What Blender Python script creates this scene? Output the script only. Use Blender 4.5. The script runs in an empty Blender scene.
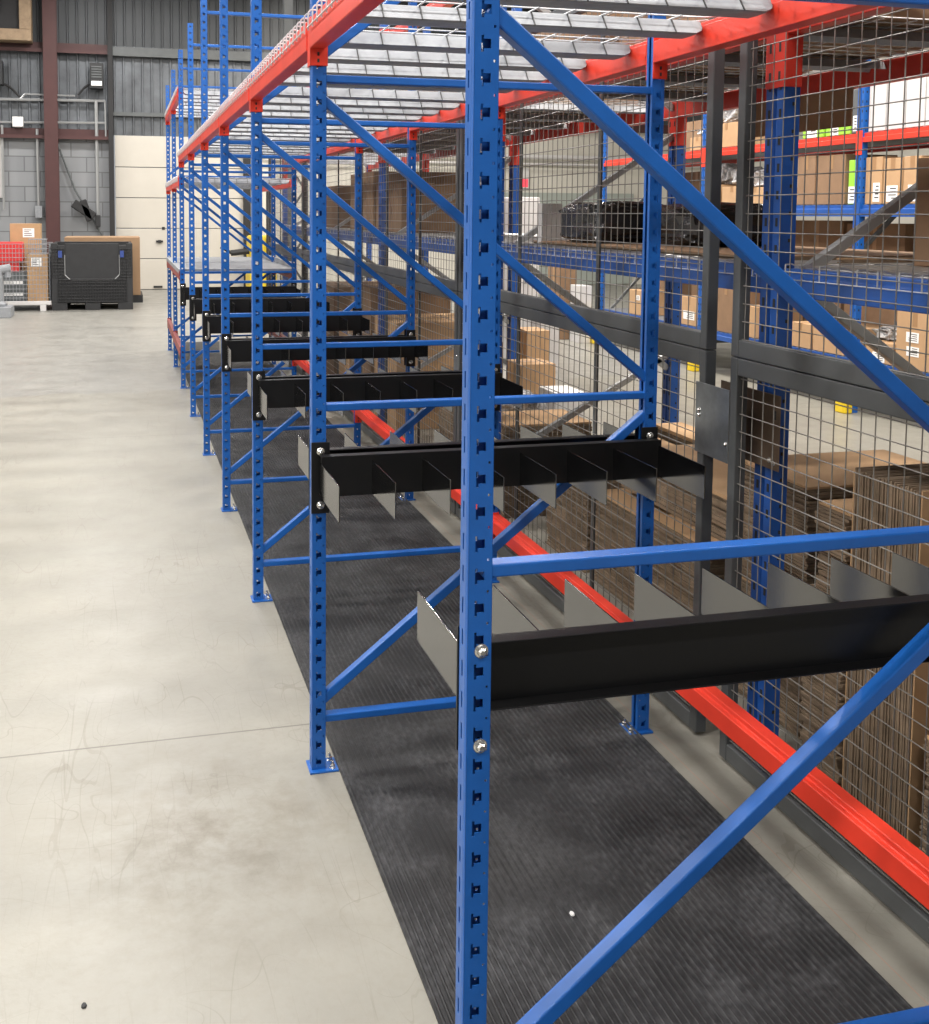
import bpy, bmesh, math, random
from mathutils import Vector, Matrix
random.seed(7)
S = bpy.context.scene
COL = S.collection
PI = math.pi

# ------------------------------------------------------------------ camera (solved from the photograph)
CAM = Vector((-0.5322, -1.5523, 1.6018))
YAW, PIT, ROLL, FPX, CX, CY = 0.2444, 0.0752, 0.0059, 1080.0, 390.81, 294.96
_c, _s = math.cos(YAW), math.sin(YAW)
_r = Vector((_c, -_s, 0)); FWD = Vector((_s*math.cos(PIT), _c*math.cos(PIT), -math.sin(PIT))); _u = _r.cross(FWD)
RIGHT = _r*math.cos(ROLL) + _u*math.sin(ROLL); UP = -_r*math.sin(ROLL) + _u*math.cos(ROLL)
def _ray(u, v): return FWD + RIGHT*((u-CX)/FPX) - UP*((v-CY)/FPX)
def onx(x, u, v): d = _ray(u, v); return CAM + d*((x-CAM.x)/d.x)
def ony(y, u, v): d = _ray(u, v); return CAM + d*((y-CAM.y)/d.y)
def onz(z, u, v): d = _ray(u, v); return CAM + d*((z-CAM.z)/d.z)
cam = bpy.data.cameras.new('camera'); camo = bpy.data.objects.new('camera', cam); COL.objects.link(camo)
camo.matrix_world = Matrix(((RIGHT.x, UP.x, -FWD.x, CAM.x), (RIGHT.y, UP.y, -FWD.y, CAM.y), (RIGHT.z, UP.z, -FWD.z, CAM.z), (0, 0, 0, 1)))
cam.sensor_fit = 'HORIZONTAL'; cam.sensor_width = 36; cam.lens = 36*FPX/929
cam.shift_x = (464.5-CX)/929; cam.shift_y = -(512-CY)/929
cam.clip_start = 0.05; cam.clip_end = 200
S.camera = camo

# ------------------------------------------------------------------ materials
MATS = {}
def mat(name, col, rough=.5, metal=0., spec=.5, bump=0., bscale=60., var=0., vscale=4., col2=None, ior=1.5, coords='Object', coat=0.):
    m = bpy.data.materials.new(name); m.use_nodes = True; n = m.node_tree.nodes; l = m.node_tree.links
    b = n['Principled BSDF']; b.inputs['Base Color'].default_value = (*col, 1); b.inputs['Roughness'].default_value = rough
    b.inputs['Metallic'].default_value = metal; b.inputs['Specular IOR Level'].default_value = spec; b.inputs['IOR'].default_value = ior
    b.inputs['Coat Weight'].default_value = coat; b.inputs['Coat Roughness'].default_value = .12
    tc = n.new('ShaderNodeTexCoord')
    if var or col2:
        t = n.new('ShaderNodeTexNoise'); t.inputs['Scale'].default_value = vscale; t.inputs['Detail'].default_value = 6; t.inputs['Roughness'].default_value = .65
        l.new(tc.outputs[coords], t.inputs['Vector'])
        r = n.new('ShaderNodeValToRGB'); r.color_ramp.elements[0].position = .32; r.color_ramp.elements[1].position = .7
        c2 = col2 if col2 else tuple(max(0, c*(1-var)) for c in col)
        r.color_ramp.elements[0].color = (*c2, 1); r.color_ramp.elements[1].color = (*col, 1)
        l.new(t.outputs['Fac'], r.inputs['Fac']); l.new(r.outputs['Color'], b.inputs['Base Color'])
    if bump:
        t = n.new('ShaderNodeTexNoise'); t.inputs['Scale'].default_value = bscale; t.inputs['Detail'].default_value = 4
        l.new(tc.outputs[coords], t.inputs['Vector'])
        bp = n.new('ShaderNodeBump'); bp.inputs['Strength'].default_value = bump; bp.inputs['Distance'].default_value = .01
        l.new(t.outputs['Fac'], bp.inputs['Height']); l.new(bp.outputs['Normal'], b.inputs['Normal'])
    MATS[name] = m
    return m
BLUE = mat('blue_paint', (.010, .108, .42), .36, var=.18, vscale=9, bump=.03, bscale=140)
BLUE_DIM = mat('blue_paint_dim', (.012, .085, .36), .42, var=.2, vscale=7)  # same blue as the frames, dimness behind the fence put into the colour
RED = mat('red_paint', (.72, .045, .022), .38, var=.15, vscale=8)
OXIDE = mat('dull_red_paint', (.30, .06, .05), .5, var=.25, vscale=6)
SATIN = mat('black_satin_paint', (.0045, .0045, .005), .42, ior=1.45, spec=.5, bump=.02, bscale=180)
BLACK = mat('black_gloss_paint', (.003, .003, .0035), .12, ior=2.3, spec=.5, bump=.004, bscale=220)
STEEL = mat('bright_zinc', (.74, .73, .70), .24, metal=.9, var=.25, vscale=60)
GALV = mat('galvanised_steel', (.31, .325, .35), .5, metal=.1, var=.22, vscale=22)
WIRE = mat('galvanised_wire', (.52, .52, .52), .38, metal=.6)
DECKW = mat('deck_wire', (.5, .51, .53), .4, metal=.4)
DKWIRE = mat('dark_wire', (.03, .03, .03), .5)
FENCE = mat('charcoal_powder_coat', (.066, .070, .073), .42, var=.15, vscale=12)
FMESH = mat('fence_wire', (.185, .174, .16), .38, metal=.3)
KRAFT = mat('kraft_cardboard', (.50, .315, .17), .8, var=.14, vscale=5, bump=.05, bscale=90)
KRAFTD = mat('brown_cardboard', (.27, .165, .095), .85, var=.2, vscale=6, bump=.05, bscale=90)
EDGEC = mat('corrugated_edges', (.27, .195, .13), .9, var=.45, vscale=14)
TAPE = mat('packing_tape', (.34, .2, .1), .35)
WHITEB = mat('white_carton', (.62, .61, .61), .6, var=.06, vscale=6)
GREENB = mat('lime_green_carton', (.30, .62, .05), .5)
LABEL = mat('paper_label', (.85, .85, .85), .6)
INK = mat('ink', (.03, .03, .03), .6)
PLASTIC = mat('black_stretch_film', (.018, .018, .02), .22, bump=.5, bscale=22)
CLEARB = mat('clear_poly_bags', (.66, .66, .67), .2, metal=.1, bump=.8, bscale=18, var=.75, vscale=24)
YELLOW = mat('safety_yellow', (.80, .58, .02), .5)
BIN = mat('black_bin_plastic', (.022, .023, .026), .55, var=.3, vscale=8)
BROWNS = mat('brown_steel_paint', (.075, .026, .026), .55, var=.2, vscale=3)
DOORC = mat('cream_door_panel', (.56, .53, .475), .5, var=.08, vscale=1.2)
DARK = mat('dark_void', (.02, .02, .022), .7)
GREYM = mat('grey_equipment', (.11, .12, .125), .5, var=.2, vscale=5)
CONDUIT = mat('conduit', (.36, .37, .38), .4, metal=.4)
CREAMW = mat('cream_wall_panel', (.62, .60, .54), .6, var=.06, vscale=1)
GREENW = mat('grey_green_door', (.36, .40, .37), .55, var=.06, vscale=1)
REDP = mat('red_plastic', (.62, .03, .03), .4)
PALLETW = mat('pallet_wood', (.36, .26, .17), .8, var=.3, vscale=9)
FILMB = mat('blue_plastic', (.03, .06, .24), .4)
CEIL = mat('ceiling_deck', (.10, .10, .105), .8, var=.2, vscale=1)

def emis(name, col, st):
    m = bpy.data.materials.new(name); m.use_nodes = True; b = m.node_tree.nodes['Principled BSDF']
    b.inputs['Base Color'].default_value = (*col, 1); b.inputs['Emission Color'].default_value = (*col, 1); b.inputs['Emission Strength'].default_value = st
    return m
LAMP = emis('lamp_lens', (1, .97, .92), 9.)
EXITR = emis('exit_red', (1., .08, .12), .5)

def nodes(m): return m.node_tree.nodes, m.node_tree.links
def concrete():
    m = mat('concrete', (.6, .57, .5), .42); n, l = nodes(m); b = n['Principled BSDF']
    g = n.new('ShaderNodeNewGeometry'); P = g.outputs['Position']
    def noise(scale, det=8, rough=.6, vec=P, dist=0.):
        t = n.new('ShaderNodeTexNoise'); t.inputs['Scale'].default_value = scale; t.inputs['Detail'].default_value = det; t.inputs['Roughness'].default_value = rough; t.inputs['Distortion'].default_value = dist
        l.new(vec, t.inputs['Vector']); return t.outputs['Fac']
    def ramp(f, a, b_, c0=(0, 0, 0), c1=(1, 1, 1)):
        r = n.new('ShaderNodeValToRGB'); r.color_ramp.elements[0].position = a; r.color_ramp.elements[1].position = b_
        r.color_ramp.elements[0].color = (*c0, 1); r.color_ramp.elements[1].color = (*c1, 1); l.new(f, r.inputs['Fac']); return r.outputs['Color']
    def mix(f, c0, c1, mode='MIX'):
        x = n.new('ShaderNodeMix'); x.data_type = 'RGBA'; x.blend_type = mode
        for sck, val in (('Factor', f), ('A', c0), ('B', c1)):
            i = [q for q in x.inputs if q.name == sck and (q.type == 'RGBA' if sck != 'Factor' else q.type == 'VALUE')][0]
            if isinstance(val, (int, float)): i.default_value = val
            elif isinstance(val, tuple): i.default_value = (*val, 1)
            else: l.new(val, i)
        return [o for o in x.outputs if o.type == 'RGBA'][0]
    def math_(op, a, b_=None, c=None):
        x = n.new('ShaderNodeMath'); x.operation = op
        for k, v in enumerate((a, b_, c)):
            if v is None: continue
            if isinstance(v, (int, float)): x.inputs[k].default_value = v
            else: l.new(v, x.inputs[k])
        return x.outputs[0]
    sep = n.new('ShaderNodeSeparateXYZ'); l.new(P, sep.inputs[0]); X, Y = sep.outputs[0], sep.outputs[1]
    base = ramp(noise(1.1, 7), .3, .7, (.218, .208, .18), (.275, .265, .23))
    base = mix(math_('MULTIPLY', ramp(noise(9, 8, .7), .5, .72), .35), base, (.22, .205, .17))
    base = mix(math_('MULTIPLY', ramp(noise(40, 6), .48, .72), .4), base, (.21, .195, .165))
    # worn dirty patch with its own outline by the joint
    mp = n.new('ShaderNodeMapping'); mp.inputs['Location'].default_value = (.66, -1.75, 0); mp.inputs['Scale'].default_value = (2.0, 1.55, 1); l.new(P, mp.inputs['Vector'])
    ln = n.new('ShaderNodeVectorMath'); ln.operation = 'LENGTH'; l.new(mp.outputs[0], ln.inputs[0])
    patch = math_('MULTIPLY', ramp(ln.outputs['Value'], .05, 1.15, (1, 1, 1), (0, 0, 0)), ramp(noise(5.5, 9, .72), .42, .66))
    base = mix(math_('MULTIPLY', patch, .95), base, (.135, .115, .085))
    # far, newer and greyer pour
    far = math_('GREATER_THAN', math_('ADD', Y, math_('MULTIPLY', noise(2., 3), .6)), 8.55)
    base = mix(math_('MULTIPLY', far, .5), base, (.26, .258, .25))
    # scuff scratches: thin iso-lines of stretched noise
    for sc, rot, th, am in (((3.2, .3, 1), .08, .0022, .34), ((5.6, .45, 1), -.45, .0018, .34), ((2.2, 2.6, 1), 1.2, .0016, .34), ((2.6, .3, 1), .5, .002, .34), ((7., .9, 1), -.15, .002, .3), ((1.2, 1.5, 1), .9, .0014, .36)):
        mq = n.new('ShaderNodeMapping'); mq.inputs['Scale'].default_value = sc; mq.inputs['Rotation'].default_value = (0, 0, rot); l.new(P, mq.inputs['Vector'])
        f = noise(1.7, 1.2, .3, mq.outputs[0], .1)
        line = math_('LESS_THAN', math_('ABSOLUTE', math_('SUBTRACT', f, .5)), th)
        line = math_('MULTIPLY', line, ramp(noise(1.3+len(str(sc))*.05, 3), .42, .58))
        base = mix(math_('MULTIPLY', line, am), base, (.13, .115, .09))
    # saw cuts across the aisle and a chalk line beside the mat
    for y0 in (1.695, 6.3, 10.9, -2.9):
        base = mix(math_('MULTIPLY', math_('LESS_THAN', math_('ABSOLUTE', math_('SUBTRACT', Y, y0)), .004), .75), base, (.10, .09, .08))
    base = mix(math_('MULTIPLY', math_('LESS_THAN', math_('ABSOLUTE', math_('SUBTRACT', X, 1.045)), .0016), .5), base, (.35, .16, .12))
    l.new(base, b.inputs['Base Color'])
    l.new(ramp(noise(4, 5), .3, .7, (.3, .3, .3), (.5, .5, .5)), b.inputs['Roughness'])
    bp = n.new('ShaderNodeBump'); bp.inputs['Strength'].default_value = .12; bp.inputs['Distance'].default_value = .004
    l.new(noise(60, 5), bp.inputs['Height']); l.new(bp.outputs['Normal'], b.inputs['Normal'])
    return m
CONC = concrete()
def rubber():
    m = mat('ribbed_rubber', (.018, .018, .019), .55); n, l = nodes(m); b = n['Principled BSDF']
    tc = n.new('ShaderNodeTexCoord')
    mp = n.new('ShaderNodeMapping'); mp.inputs['Scale'].default_value = (61, 46, 1); l.new(tc.outputs['Object'], mp.inputs['Vector'])
    t = n.new('ShaderNodeTexNoise'); t.inputs['Scale'].default_value = 1.; t.inputs['Detail'].default_value = 5; l.new(mp.outputs[0], t.inputs['Vector'])
    t2 = n.new('ShaderNodeTexNoise'); t2.inputs['Scale'].default_value = 6.; t2.inputs['Detail'].default_value = 6; l.new(tc.outputs['Object'], t2.inputs['Vector'])
    mu = n.new('ShaderNodeMath'); mu.operation = 'MULTIPLY'; l.new(t.outputs['Fac'], mu.inputs[0]); l.new(t2.outputs['Fac'], mu.inputs[1])
    r = n.new('ShaderNodeValToRGB'); e = r.color_ramp.elements; e[0].position = .2; e[0].color = (.010, .010, .0115, 1); e[1].position = .5; e[1].color = (.068, .068, .073, 1)
    l.new(mu.outputs[0], r.inputs['Fac']); l.new(r.outputs['Color'], b.inputs['Base Color'])
    return m
RUBBER = rubber()
def blockwall():
    m = mat('concrete_block', (.4, .4, .4), .85); n, l = nodes(m); b = n['Principled BSDF']
    tc = n.new('ShaderNodeTexCoord'); mp = n.new('ShaderNodeMapping'); mp.inputs['Rotation'].default_value = (PI/2, 0, 0); l.new(tc.outputs['Object'], mp.inputs['Vector'])
    br = n.new('ShaderNodeTexBrick'); br.inputs['Scale'].default_value = 1.; br.inputs['Brick Width'].default_value = .6; br.inputs['Row Height'].default_value = .3
    br.inputs['Mortar Size'].default_value = .012; br.inputs['Color1'].default_value = (.23, .24, .255, 1); br.inputs['Color2'].default_value = (.27, .28, .295, 1); br.inputs['Mortar'].default_value = (.15, .155, .165, 1)
    l.new(mp.outputs[0], br.inputs['Vector']); l.new(br.outputs['Color'], b.inputs['Base Color'])
    return m
BLOCK = blockwall()
SIDING = mat('ribbed_siding', (.17, .185, .205), .5, metal=.3, var=.55, vscale=1.6)
SIDINGD = mat('upper_siding', (.062, .068, .075), .5, metal=.2, var=.2, vscale=1.2)

# ------------------------------------------------------------------ mesh helpers
class MB:
    def __init__(s): s.v = []; s.f = []; s.m = []
    def quad(s, a, b, c, d, m=0):
        k = len(s.v); s.v += [tuple(a), tuple(b), tuple(c), tuple(d)]; s.f.append((k, k+1, k+2, k+3)); s.m.append(m); return s
    def hexa(s, p, m=0):
        k = len(s.v); s.v += [tuple(q) for q in p]
        for f in ((0, 3, 2, 1), (4, 5, 6, 7), (0, 1, 5, 4), (1, 2, 6, 5), (2, 3, 7, 6), (3, 0, 4, 7)): s.f.append(tuple(k+i for i in f)); s.m.append(m)
        return s
    def box(s, x0, x1, y0, y1, z0, z1, m=0):
        return s.hexa([(x0, y0, z0), (x1, y0, z0), (x1, y1, z0), (x0, y1, z0), (x0, y0, z1), (x1, y0, z1), (x1, y1, z1), (x0, y1, z1)], m)
    def bar(s, p, q, w, h, side=(0, 1, 0), m=0):         # box-section bar: w along side, h across
        p, q, sd = Vector(p), Vector(q), Vector(side); d = (q-p).normalized(); sd = (sd - d*sd.dot(d)).normalized(); u = d.cross(sd)
        a, b = sd*(w/2), u*(h/2)
        return s.hexa([p-a-b, p+a-b, p+a+b, p-a+b, q-a-b, q+a-b, q+a+b, q-a+b], m)
    def tube(s, p, q, r, n=6, m=0, r2=None, cap=True):
        p, q = Vector(p), Vector(q); d = (q-p).normalized(); a = d.orthogonal().normalized(); b = d.cross(a); k = len(s.v); r2 = r if r2 is None else r2
        for c, rr in ((p, r), (q, r2)):
            for i in range(n):
                t = 2*PI*i/n; s.v.append(tuple(c + a*(rr*math.cos(t)) + b*(rr*math.sin(t))))
        for i in range(n): s.f.append((k+i, k+(i+1) % n, k+n+(i+1) % n, k+n+i)); s.m.append(m)
        if cap: s.f.append(tuple(range(k+n-1, k-1, -1))); s.m.append(m); s.f.append(tuple(range(k+n, k+2*n))); s.m.append(m)
        return s
    def path(s, pts, r, n=6, m=0):
        for a, b in zip(pts, pts[1:]): s.tube(a, b, r, n, m)
        return s
    def loft(s, rings, m=0, cap=True, closed=True):
        k = len(s.v); n = len(rings[0])
        for rg in rings: s.v += [tuple(p) for p in rg]
        for j in range(len(rings)-1):
            for i in range(n if closed else n-1):
                s.f.append((k+j*n+i, k+j*n+(i+1) % n, k+(j+1)*n+(i+1) % n, k+(j+1)*n+i)); s.m.append(m)
        if cap and closed:
            s.f.append(tuple(range(k+n-1, k-1, -1))); s.m.append(m)
            e = k+(len(rings)-1)*n; s.f.append(tuple(range(e, e+n))); s.m.append(m)
        return s
    def prism(s, poly, axis, a, b, m=0):                  # extrude a 2D outline along an axis
        def P(t, uv): return {'x': (t, uv[0], uv[1]), 'y': (uv[0], t, uv[1]), 'z': (uv[0], uv[1], t)}[axis]
        return s.loft([[P(a, q) for q in poly], [P(b, q) for q in poly]], m)
    def build(s, name, mats, parent=None, bevel=0., smooth=False, solid=0., loc=None, noprops=False):
        me = bpy.data.meshes.new(name); me.from_pydata(s.v, [], s.f)
        for mm in (mats if isinstance(mats, (list, tuple)) else [mats]): me.materials.append(mm)
        me.polygons.foreach_set('material_index', s.m)
        bm = bmesh.new(); bm.from_mesh(me); bmesh.ops.recalc_face_normals(bm, faces=bm.faces); bm.to_mesh(me); bm.free()
        if smooth: me.polygons.foreach_set('use_smooth', [True]*len(me.polygons))
        me.update()
        o = bpy.data.objects.new(name, me); COL.objects.link(o)
        if parent: o.parent = parent
        if loc: o.location = loc
        if solid:
            md = o.modifiers.new('thickness', 'SOLIDIFY'); md.thickness = solid; md.offset = -1
        if bevel:
            md = o.modifiers.new('bevel', 'BEVEL'); md.width = bevel; md.segments = 2; md.limit_method = 'ANGLE'; md.angle_limit = .6
        return o
def tag(o, label, cat, group=None, kind=None):
    o['label'] = label; o['category'] = cat
    if group: o['group'] = group
    if kind: o['kind'] = kind
    return o
def root(name, loc, label, cat, group=None):
    o = bpy.data.objects.new(name, None); COL.objects.link(o); o.location = loc; o.empty_display_size = .1
    return tag(o, label, cat, group)
def struct(o): o['kind'] = 'structure'; return o
def dup(o, parent=None):
    c = o.copy(); COL.objects.link(c); c.parent = parent
    for ch in list(o.children): dup(ch, c)
    return c
ORD = ['nearest', 'second', 'third', 'fourth', 'fifth', 'sixth', 'seventh', 'eighth', 'ninth', 'tenth']

# ------------------------------------------------------------------ rack frames
FY = [0, 1.404, 2.809, 4.199, 5.58, 6.977, 8.38, 9.779, 11.18]     # front face (y) of each frame
D = 1.02                                                          # front-to-rear post centres
PITCH = .0508
PD = .038                                                         # post depth
def post_mesh(name, mirror=False, n=60):
    b = MB(); sx = -1 if mirror else 1
    us = [-.019, -.0085, -.0045, .007, .011, .0148, .019]; rows = [-.0274, -.0232, -.0125, -.007, .007, .0125, .0234]
    def hole(ci, ri): return (ci == 1 and ri in (2, 3, 4)) or (ci == 2 and ri == 3) or (ci == 4 and ri == 0)
    us2 = [.006, .016, .0222, PD-.006]
    z_top = .0254+PITCH*(n-1)+.0234
    for k in range(n):
        zc = .0254+PITCH*k
        for ri in range(6):
            z0, z1 = zc+rows[ri], zc+rows[ri+1]
            if k == 0 and ri == 0: z0 = 0.
            for ci in range(6):
                if hole(ci, ri): continue
                for y in (0., PD): b.quad((sx*us[ci], y, z0), (sx*us[ci+1], y, z0), (sx*us[ci+1], y, z1), (sx*us[ci], y, z1))
        for ri, (z0, z1) in enumerate(((zc-.0274, zc-.013), (zc-.013, zc+.013), (zc+.013, zc+.0234))):
            if k == 0 and ri == 0: z0 = 0.
            for ci in range(3):
                if ci == 1 and ri == 1: continue
                b.quad((sx*-.0205, us2[ci], z0), (sx*-.0205, us2[ci+1], z0), (sx*-.0205, us2[ci+1], z1), (sx*-.0205, us2[ci], z1))
    for (xa, ya), (xb, yb) in (((-.0205, .007), (-.0197, .002)), ((-.0197, .002), (-.019, 0)), ((-.0205, PD-.007), (-.0197, PD-.002)), ((-.0197, PD-.002), (-.019, PD)), ((.019, 0), (.019, .012)), ((.019, PD), (.019, PD-.012))):
        b.quad((sx*xa, ya, 0), (sx*xb, yb, 0), (sx*xb, yb, z_top), (sx*xa, ya, z_top))
    me = bpy.data.meshes.new(name); me.from_pydata(b.v, [], b.f); me.materials.append(BLUE)
    bm = bmesh.new(); bm.from_mesh(me); bmesh.ops.remove_doubles(bm, verts=bm.verts, dist=1e-5); bmesh.ops.recalc_face_normals(bm, faces=bm.faces)
    bm.to_mesh(me); bm.free(); me.update()
    return me, z_top
PF, ZTOP = post_mesh('post'); PR_, _ = post_mesh('post', True)
def add_post(me, parent, x):
    o = bpy.data.objects.new('post', me); COL.objects.link(o); o.parent = parent; o.location = (x, 0, .0015)
    md = o.modifiers.new('thickness', 'SOLIDIFY'); md.thickness = .002; md.offset = 0
    return o
def hexbolt(b, c, axis, rw=.0115, rh=.0072, t=.002, h=.007, m=0):
    c = Vector(c); a = Vector(axis); b.tube(c, c+a*t*.6, rw, 18, m); b.tube(c+a*t*.6, c+a*t*1.4, rw*.93, 18, m, r2=rw*.72); b.tube(c+a*t, c+a*(t+h*.75), rh, 6, m); b.tube(c+a*(t+h*.75), c+a*(t+h*1.15), rh*.98, 6, m, r2=rh*.62)
def make_frame():
    r = root('rack_frame', (0, 0, 0), '', 'rack frame', 'bolted blue rack frames of the aisle bay row')
    for x, me, sg in ((0, PF, 1), (D, PR_, -1)):
        p = add_post(me, r, x)
        bp = MB(); bp.box(x-.028 if sg > 0 else x-.056, x+.056 if sg > 0 else x+.028, -.016, .060, 0, .006)
        bo = bp.build('base_plate', BLUE, r, bevel=.0015)
        for yy in (.0, .046): ab = MB(); hexbolt(ab, (x+sg*.040, yy, .006), (0, 0, 1), .009, .007, .002, .009); ab.tube((x+sg*.040, yy, .017), (x+sg*.040, yy, .026), .0035, 8); ab.build('anchor_bolt', STEEL, r)
    def brace(name, z0, z1):
        b = MB(); x0, x1 = .006, D-.006; dz = (z1-z0)*.0145
        b.bar((x0, PD/2, z0-dz), (x1, PD/2, z1+dz), *((.034, .021) if z0 == z1 else (.030, .026)))
        b.build(name, BLUE, r, bevel=.003)
    for z in (.1524, 1.056, 1.971, 2.885): brace('horizontal_brace', z, z)
    for z0, z1 in ((.213, .99), (1.908, 1.115), (2.043, 2.80)): brace('diagonal_brace', z0, z1)
    return r
FRAMES = []
for i in range(9):
    f = make_frame() if i == 0 else dup(FRAMES[0])
    f.location = (0, FY[i], 0); FRAMES.append(f)
    f['label'] = ['tall blue rack frame nearest the camera, its rear post outside the picture'][0] if i == 0 else \
        f'{ORD[i]} blue rack frame from the camera' + (' carrying black divider rails' if i < 7 else ' in the shelved bays by the cream door')
for ch in FRAMES[0].children:
    if 'brace' in ch.name: pass
for ch in [c for c in FRAMES[0].children if 'brace' in c.name]: ch.location.z -= .008

# ------------------------------------------------------------------ red beams with wrap-round connectors
def beam_poly(x0, x1, z0, z1, lip):                       # step beam outline in x,z; lip = +1 ledge towards +x, -1 towards -x
    w = .016
    if lip > 0: return [(x0, z0), (x1, z0), (x1, z1-.014), (x1-w, z1-.014), (x1-w, z1), (x0, z1)]
    return [(x0, z0), (x1, z0), (x1, z1), (x0+w, z1), (x0+w, z1-.014), (x0, z1-.014)]
def make_beam(xa, sgn, zb, zt, L, label, group, material=RED, drop=.048, rise=.008, name='rack_beam'):
    """beam between two frames along y; origin at the front face of the first frame; sgn=+1 front row, -1 rear row"""
    r = root(name, (xa, 0, 0), label, 'beam', group)
    b = MB(); x0, x1 = (-.030, .015) if sgn > 0 else (-.022, .030)
    b.prism(beam_poly(x0, x1, zb, zt, sgn), 'y', PD+.0045, L-.0045)
    b.build('beam', material, r, bevel=.0025)
    for yy, y2 in ((PD+.0005, -.04), (L-.0045, .04)):
        c = MB(); c.box(-.0205, .0225, yy, yy+.004, zb-drop, zt+rise)
        xo = -sgn*.0265
        c.box(min(xo, xo+sgn*.003), max(xo, xo+sgn*.003), min(yy, yy+y2*.55), max(yy, yy+y2*.55), zb-drop, zt+rise)
        xa_, xb_ = (-.0265, -.019) if sgn > 0 else (.019, .0265)
        c.box(xa_, xb_, yy, yy+.004, zb-drop, zt+rise)
        c.build('end_connector', material, r, bevel=.0012)
        h = MB()
        for zz in (zb-drop+.014, zb-drop+.032): h.box(-.004*sgn-.003, -.004*sgn+.003, yy-.0008 if yy > .06 else yy+.004, yy if yy > .06 else yy+.0048, zz-.005, zz+.005)
        h.build('connector_slot', DARK, r)
    return r
def bay(i): return f'between {ORD[i]} and {ORD[i+1]} frames'
for i in range(6):
    L = FY[i+1]-FY[i]
    for xa, sg, zb, zt, nm, grp in ((0, 1, 2.05, 2.128, 'upper aisle-side red beam', 'upper front red beams'), (D, -1, 2.05, 2.128, 'upper fence-side red beam', 'upper rear red beams'), (D-.001, -1, .236, .302, 'knee-high red beam on the fence side', 'low rear red beams')):
        r = make_beam(xa, sg, zb, zt, L, f'{nm} {bay(i)}', grp, drop=.046 if zb > 1 else .06); r.location.y = FY[i]

# ------------------------------------------------------------------ wire decks on the upper beams
RIB = (.155, .48, .81, 1.135)
def make_deck(L, zt, ribs=RIB, full=True):
    r = root('wire_deck', (0, 0, 0), '', 'wire deck', 'wire decks of the bay row')
    g = MB(); zw = zt+.004
    ys = [.03+(L-.06)*k/20 for k in range(21)]
    for y in ys:                                           # wires running front to rear, looped down over the front beam
        g.path([(-.0365, y, zt-.035), (-.0365, y, zt+.012), (-.030, y, zt+.020), (-.016, y, zt+.020), (.03, y, zw), (D-.03, y, zw), (D+.02, y, zt+.010), (D+.0365, y, zt+.004), (D+.0365, y, zt-.03)], .0024, 5)
    for x in [-.04+0.0, ] : g.tube((x, .03, zt-.028), (x, L-.03, zt-.028), .0024, 5)
    for k in range(10): x = .0+.1*k+.005; x = max(x, .028); g.tube((x, .03, zw-.005), (x, L-.03, zw-.005), .0024, 5)
    g.build('wire_grid', DECKW, r)
    for ry in ribs:
        b = MB(); zb, z1 = zt-.044, zt-.003
        def sec(x, k=1., up=0.): return [(x, ry-.043*k, zb+up+.004), (x, ry-.014*k, z1), (x, ry+.014*k, z1), (x, ry+.043*k, zb+up+.004), (x, ry+.036*k, zb+up), (x, ry, zb+up-.001), (x, ry-.036*k, zb+up)]
        b.loft([sec(.024, .45, .018), sec(.034, .75, .009), sec(.055), sec(D-.055), sec(D-.034, .75, .009), sec(D-.024, .45, .018)])
        w = b
        for k in range(10):
            x = .1*k+.005
            if x < .06: continue
            for sgn in (-1, 1): w.bar((x, ry+sgn*.0450, zb+.003), (x, ry+sgn*.0155, z1), .003, .003, (1, 0, 0), 1)
        b.build('support_rib', [GALV, DKWIRE], r)
    return r
deck0 = make_deck(1.40, 2.128)
for i in range(6):
    d = deck0 if i == 0 else dup(deck0)
    d.location = (0, FY[i]+.002, 0); d['label'] = f'galvanised wire deck on red beams {bay(i)}'

# ------------------------------------------------------------------ black divider rails bolted to the frames
def make_rail(side):
    """side +1: rail and dividers behind the posts (away from camera); -1: in front of the posts"""
    r = root('divider_rail', (0, 0, 0), '', 'divider rail', 'black divider rails bolted across the frames')
    def Y(a, b): a -= .05-PD; b -= .05-PD; return (a, b) if side > 0 else (PD-b, PD-a)
    ch = MB()
    x0, x1 = -.0015, D+.018
    for (ya, yb), z0, z1 in ((Y(.0565, .0895), .923, .926), (Y(.0565, .0895), .812, .815), (Y(.0865, .0895), .812, .926)): ch.box(x0, x1, ya, yb, z0, z1)
    ch.build('channel', SATIN, r, bevel=.0014)
    for x in (.003, D-.003):
        b = MB(); ya, yb = Y(.0505, .0560); b.box(x-.026, x+.026, ya, yb, .757, .960); b.build('bracket', SATIN, r, bevel=.001)
        for z in (.934, .781):
            b = MB(); hexbolt(b, (x, -.001 if side > 0 else Y(.0505, .0560)[0], z), (0, -1, 0)); b.build('bolt', STEEL, r)
    for k in range(8):
        b = MB(); x = -.003+.1475*k; ya, yb = Y(.0895, .357); b.box(x-.0016, x+.0016, ya, yb, .816, .910); b.build('divider', BLACK, r, bevel=.0007)
    return r
RA = make_rail(1); RB = make_rail(-1)
for i in range(7):
    for sd, proto in ((1, RA), (-1, RB)):
        if (i == 0 and sd < 0) or (i == 6 and sd > 0): continue
        first = (sd > 0 and i == 0) or (sd < 0 and i == 1)
        r = proto if first else dup(proto)
        r.location = (0, FY[i], -.010 if i == 0 else 0)
        r['label'] = f'black divider rail on the {"far" if sd > 0 else "camera"} side of the {ORD[i]} frame' + (' from the camera' if i else '')

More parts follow.
